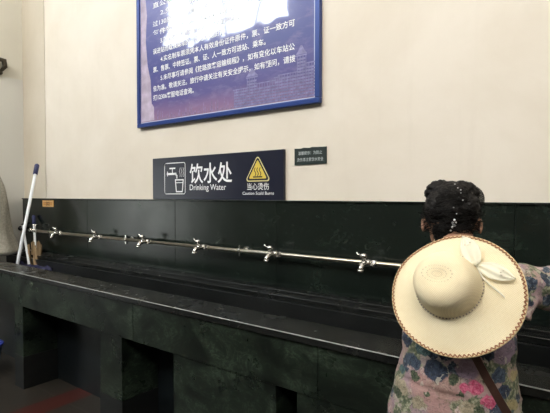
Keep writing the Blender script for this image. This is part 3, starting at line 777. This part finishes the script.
# ------------------------------------------------------------------ straw hat on the person's back
hat = thing('straw_hat', 'wide cream straw sun hat with bow hanging on the back of the person', 'hat', PO, RZP)
HCt = Vector((-.002, -.118, 1.143))
nh = Vector((-.27, -.86, .44)).normalized()
uh = Vector((0, 0, 1)).cross(nh).normalized(); uh = -uh if uh.x < 0 else uh     # image right
vh = nh.cross(uh).normalized(); vh = -vh if vh.z < 0 else vh
def hl(x, y, n_): return HCt + uh*x + vh*y + nh*n_
RB = .168
CXo, CYo = -.012, .012
def brim_n(a_, s_):     # height of brim off its plane; s_ 0 crown, 1 edge
    return .020*max(0, 1-s_)**1.2 + .006*math.sin(2*a_+.6)*s_*s_ + .003*math.sin(5*a_)*s_
RC = .084
prof = []
def hpoint(a_, s_):
    x = (1-s_)*(CXo+RC*math.cos(a_)) + s_*RB*math.cos(a_)
    y = (1-s_)*(CYo+RC*math.sin(a_)) + s_*RB*math.sin(a_)*.95
    return hl(x, y, brim_n(a_, s_))
NA = 120
rings = []
for s_ in (1, .97, .9, .8, .65, .5, .35, .2, .1, 0):
    rings.append([hpoint(2*PI*i/NA, s_) for i in range(NA)])
CH = .088
for f, r in ((.02, .990), (.10, .975), (.3, .955), (.5, .925), (.68, .875), (.80, .80), (.89, .69), (.95, .55), (.985, .38), (1.0, .2), (1.0, .04)):
    rings.append([hl(CXo+RC*r*math.cos(2*PI*i/NA), CYo+RC*r*math.sin(2*PI*i/NA), .020+CH*f*(1-.10*math.exp(-(r/.25)**2))) for i in range(NA)])
def straw():
    m, nt, b = new_mat('woven_straw'); co = objco(nt)
    # coordinates in the hat's own plane
    d1 = N(nt, 'ShaderNodeVectorMath', operation='SUBTRACT'); nt.links.new(co, d1.inputs[0]); d1.inputs[1].default_value = HCt
    def dot(v):
        n = N(nt, 'ShaderNodeVectorMath', operation='DOT_PRODUCT'); nt.links.new(d1.outputs[0], n.inputs[0]); n.inputs[1].default_value = v; return n.outputs['Value']
    X, Y, Z = dot(uh), dot(vh), dot(nh)
    sx1 = math_n(nt, 'SINE', math_n(nt, 'MULTIPLY', X, 1150)); sy1 = math_n(nt, 'SINE', math_n(nt, 'MULTIPLY', Y, 1150))
    weave = math_n(nt, 'MULTIPLY', sx1, sy1)
    n = noise_n(nt, co, 14, 4); n2 = noise_n(nt, co, 160, 3)
    c = ramp(nt, n.outputs[0], [(.3, (.80, .69, .46)), (.7, (.88, .79, .56))])
    c = mixc(nt, math_n(nt, 'MULTIPLY_ADD', weave, .14, .14), c, (.42, .33, .18))
    c = mixc(nt, math_n(nt, 'MULTIPLY', ramp(nt, n2.outputs[0], [(.5, (0, 0, 0)), (.7, (1, 1, 1))]), .15), c, (.86, .80, .66))
    nt.links.new(c, b.inputs['Base Color']); b.inputs['Roughness'].default_value = .7
    # openwork eyelets on the crown top
    ex = math_n(nt, 'SUBTRACT', X, CXo-.006); ey = math_n(nt, 'SUBTRACT', Y, CYo+.006)
    rr = math_n(nt, 'SQRT', math_n(nt, 'ADD', math_n(nt, 'MULTIPLY', ex, ex), math_n(nt, 'MULTIPLY', math_n(nt, 'MULTIPLY', ey, ey), 3.2)))
    an = math_n(nt, 'ARCTAN2', ey, ex)
    hol = math_n(nt, 'GREATER_THAN', math_n(nt, 'SINE', math_n(nt, 'MULTIPLY', an, 26)), .25)
    top = math_n(nt, 'GREATER_THAN', Z, .07)
    tot = None
    for r0 in (.012, .024, .038):
        band = math_n(nt, 'LESS_THAN', math_n(nt, 'ABSOLUTE', math_n(nt, 'SUBTRACT', rr, r0)), .0013)
        f = math_n(nt, 'MULTIPLY', math_n(nt, 'MULTIPLY', band, hol), top)
        tot = f if tot is None else math_n(nt, 'ADD', tot, f, clamp=True)
    c2 = mixc(nt, math_n(nt, 'MULTIPLY', tot, .55), c, (.25, .20, .12))
    nt.links.new(c2, b.inputs['Base Color'])
    bump(nt, b, weave, .35, .0012)
    return m
M_straw = straw()
bm = bmesh.new(); R = loft(bm, rings, cap=False); bm.faces.new(R[-1])
ho = obj('hat_body', bm, M_straw, hat, True)
md = ho.modifiers.new('S', 'SOLIDIFY'); md.thickness = .003; md.offset = -1
# zig-zag whip stitch around the edge
M_st = plain('rust_brown_thread', (.27, .10, .045), .7); M_cord = plain('pale_straw_cord', (.62, .48, .28), .7)
bm = bmesh.new()
for j in range(1):
    pts = []
    nz = 92
    for i in range(nz*2):
        a_ = 2*PI*i/(nz*2); q = hpoint(a_, 1.015 if (i+j) % 2 else .94); pts.append(q+nh*(.0025+.0008*j))
    for i in range(len(pts)): tube(bm, [pts[i], pts[(i+1) % len(pts)]], .00135, 5)
obj('edge_stitching', bm, M_st, hat)
bm = bmesh.new()
for s_, r_ in ((1.005, .0028),):
    n_ = 160; pts = [hpoint(2*PI*i/n_, s_) for i in range(n_+1)]; tube(bm, pts, r_, 8)
obj('edge_cord', bm, M_cord, hat, True)
# beaded cord round the foot of the crown
bm = bmesh.new()
for i in range(64):
    a_ = 2*PI*i/64
    q = hl(CXo+(RC+.002)*math.cos(a_), CYo+(RC+.002)*math.sin(a_), .0235); d = (uh*-math.sin(a_)+vh*math.cos(a_))
    tube(bm, [q-d*.0016, q+d*.0016], .0018, 6)
obj('crown_cord', bm, plain('grey_brown_thread', (.30, .24, .19), .6), hat)
# bow
M_bow = plain('cream_sheer_ribbon', (.72, .70, .60), .5, var=.06, scale=60)
m, nt, b = new_mat('sheer_ribbon'); b.inputs['Base Color'].default_value = rgb((.86, .84, .70)); b.inputs['Roughness'].default_value = .45; b.inputs['Alpha'].default_value = .62
M_bow = m
def leaf(name, a, bb, wid, lift, fold=1.0):
    a, bb = Vector(a), Vector(bb); d = bb-a; nn = Vector((-d.y, d.x)).normalized()
    bm = bmesh.new(); n1, n2 = 16, 8; G = {}
    for i in range(n1+1):
        f = i/n1; w = wid*(math.sin(PI*min(1, f*.93+.07))**.75)*(1 if f < .9 else .9)
        for j in range(-n2, n2+1):
            g = j/n2; p = a+d*f+nn*(w*g)
            G[i, j] = bm.verts.new(hl(p.x, p.y, .024+lift*math.sin(PI*f)*(1-.5*g*g)+.0012*math.sin(g*7+f*5)))
    for i in range(n1):
        for j in range(-n2, n2): bm.faces.new((G[i, j], G[i+1, j], G[i+1, j+1], G[i, j+1]))
    o = obj(name, bm, M_bow, hat, True); md = o.modifiers.new('S', 'SOLIDIFY'); md.thickness = .0012
    # eyelet marks
    bm = bmesh.new()
    for k in (-1, 0, 1):
        p = a+d*.62+nn*(wid*.30*k)+d.normalized()*(.004*abs(k)); 
        q = hl(p.x, p.y, .024+lift*.95+.004); tube(bm, [q, q+uh*.004+vh*.001], .0012, 6)
    obj('eyelet', bm, plain('grey_thread', (.35, .33, .27), .6), o)
    return o
def hxy(px, py):           # pixel -> hat plane
    x = (px-465.5)*1.29/528; z = -(py-291)*1.2/F
    return (x/uh.x, z/vh.z)
leaf('bow_loop', hxy(486, 264), hxy(467, 239), .024, .005)
leaf('bow_loop', hxy(486, 266), hxy(521, 274), .021, .005)
bm = bmesh.new(); p = hxy(485, 265); ell(bm, hl(p[0], p[1], .034), (.007, .007, .007)); obj('bow_knot', bm, M_bow, hat, True)
bm = bmesh.new()
pts = [hxy(*q) for q in ((485, 266), (492, 276), (500, 282), (510, 288), (514, 291))]
tube(bm, [hl(x, y, .024 - .10*max(0, (x*x+y*y)**.5-.13)) for x, y in pts], [.003, .003, .0025, .002, .001], 6); obj('ribbon_tail', bm, M_bow, hat, True)
# chin cord round the neck
bm = bmesh.new()
ctr = Vector((0, .14, 1.235)); pts = []
for k in range(25):
    a_ = 2*PI*k/24; pts.append(Vector((.068*math.sin(a_), .135-.09*math.cos(a_)+.0, 1.250-.02*math.cos(a_))))
tube(bm, pts, .0015, 6, False); tube(bm, [pts[0], hl(-.01, .165, .0)], .0015, 6); obj('chin_cord', bm, M_cord, hat, True)

# shoulder bag: strap crosses the back down to the right hip
bag = thing('shoulder_bag', 'brown leather shoulder bag strap crossing the back of the floral blouse', 'bag', PO, RZP)
def onback(x, z, off=.004):
    ok, l, n_, _ = bl.ray_cast(Vector((x, -.6, z)), Vector((0, 1, 0)))
    return (l + Vector((0, -off, 0))) if ok else None
bm = bmesh.new(); pts = []
def T(px, py, r=1.295): return ((px-457)*r/528, H-(py-195)/F*r/1.0765)
x0, z0 = T(474, 350); x1, z1 = T(513, 416)
last = None
for k in range(-10, 24):
    f = k/16; x = x0+(x1-x0)*f; z = z0+(z1-z0)*f
    q = onback(x, z)
    if q is None: break
    pts.append(q)
rings = []
dirv = Vector((x1-x0, 0, z1-z0)).normalized(); nn = Vector((-dirv.z, 0, dirv.x))
sm = [sum((pts[max(0, min(len(pts)-1, i+j))] for j in (-1, 0, 1)), Vector())/3 for i in range(len(pts))]
for q in sm:
    hw = .0105
    rings.append([q+nn*hw, q+nn*hw+Vector((0, -.003, 0)), q-nn*hw+Vector((0, -.003, 0)), q-nn*hw])
loft(bm, rings); obj('strap', bm, plain('dark_brown_leather', (.055, .025, .018), .45, var=.2, scale=50), bag)
e = sm[-1]
bm = bmesh.new(); ell(bm, (e.x+.035, e.y+.08, e.z-.13), (.04, .09, .11)); 
obj('pouch', bm, plain('brown_leather', (.05, .025, .018), .5, var=.2, scale=30), bag, True)

# ------------------------------------------------------------------ world, camera
w = bpy.data.worlds.new('World'); S.world = w; w.use_nodes = True
w.node_tree.nodes['Background'].inputs[0].default_value = (.7, .8, 1, 1); w.node_tree.nodes['Background'].inputs[1].default_value = .3
cam = bpy.data.cameras.new('camera'); co = bpy.data.objects.new('camera', cam); COL.objects.link(co)
cam.sensor_width = 36; cam.lens = 36*F/550
yaw = math.atan2(.6, .8)
co.location = (0, -D, H); co.rotation_euler = (PI/2 - math.atan(11.5/F), 0, yaw)
cam.clip_start = .05
S.camera = co
vs = S.view_settings
S.display_settings.display_device = 'sRGB'
vs.view_transform = 'Standard'; vs.look = 'None'; vs.gamma = 1; vs.exposure = 0; vs.use_curve_mapping = False
S.cycles.sample_clamp_indirect = 8
S.cycles.max_bounces = 8
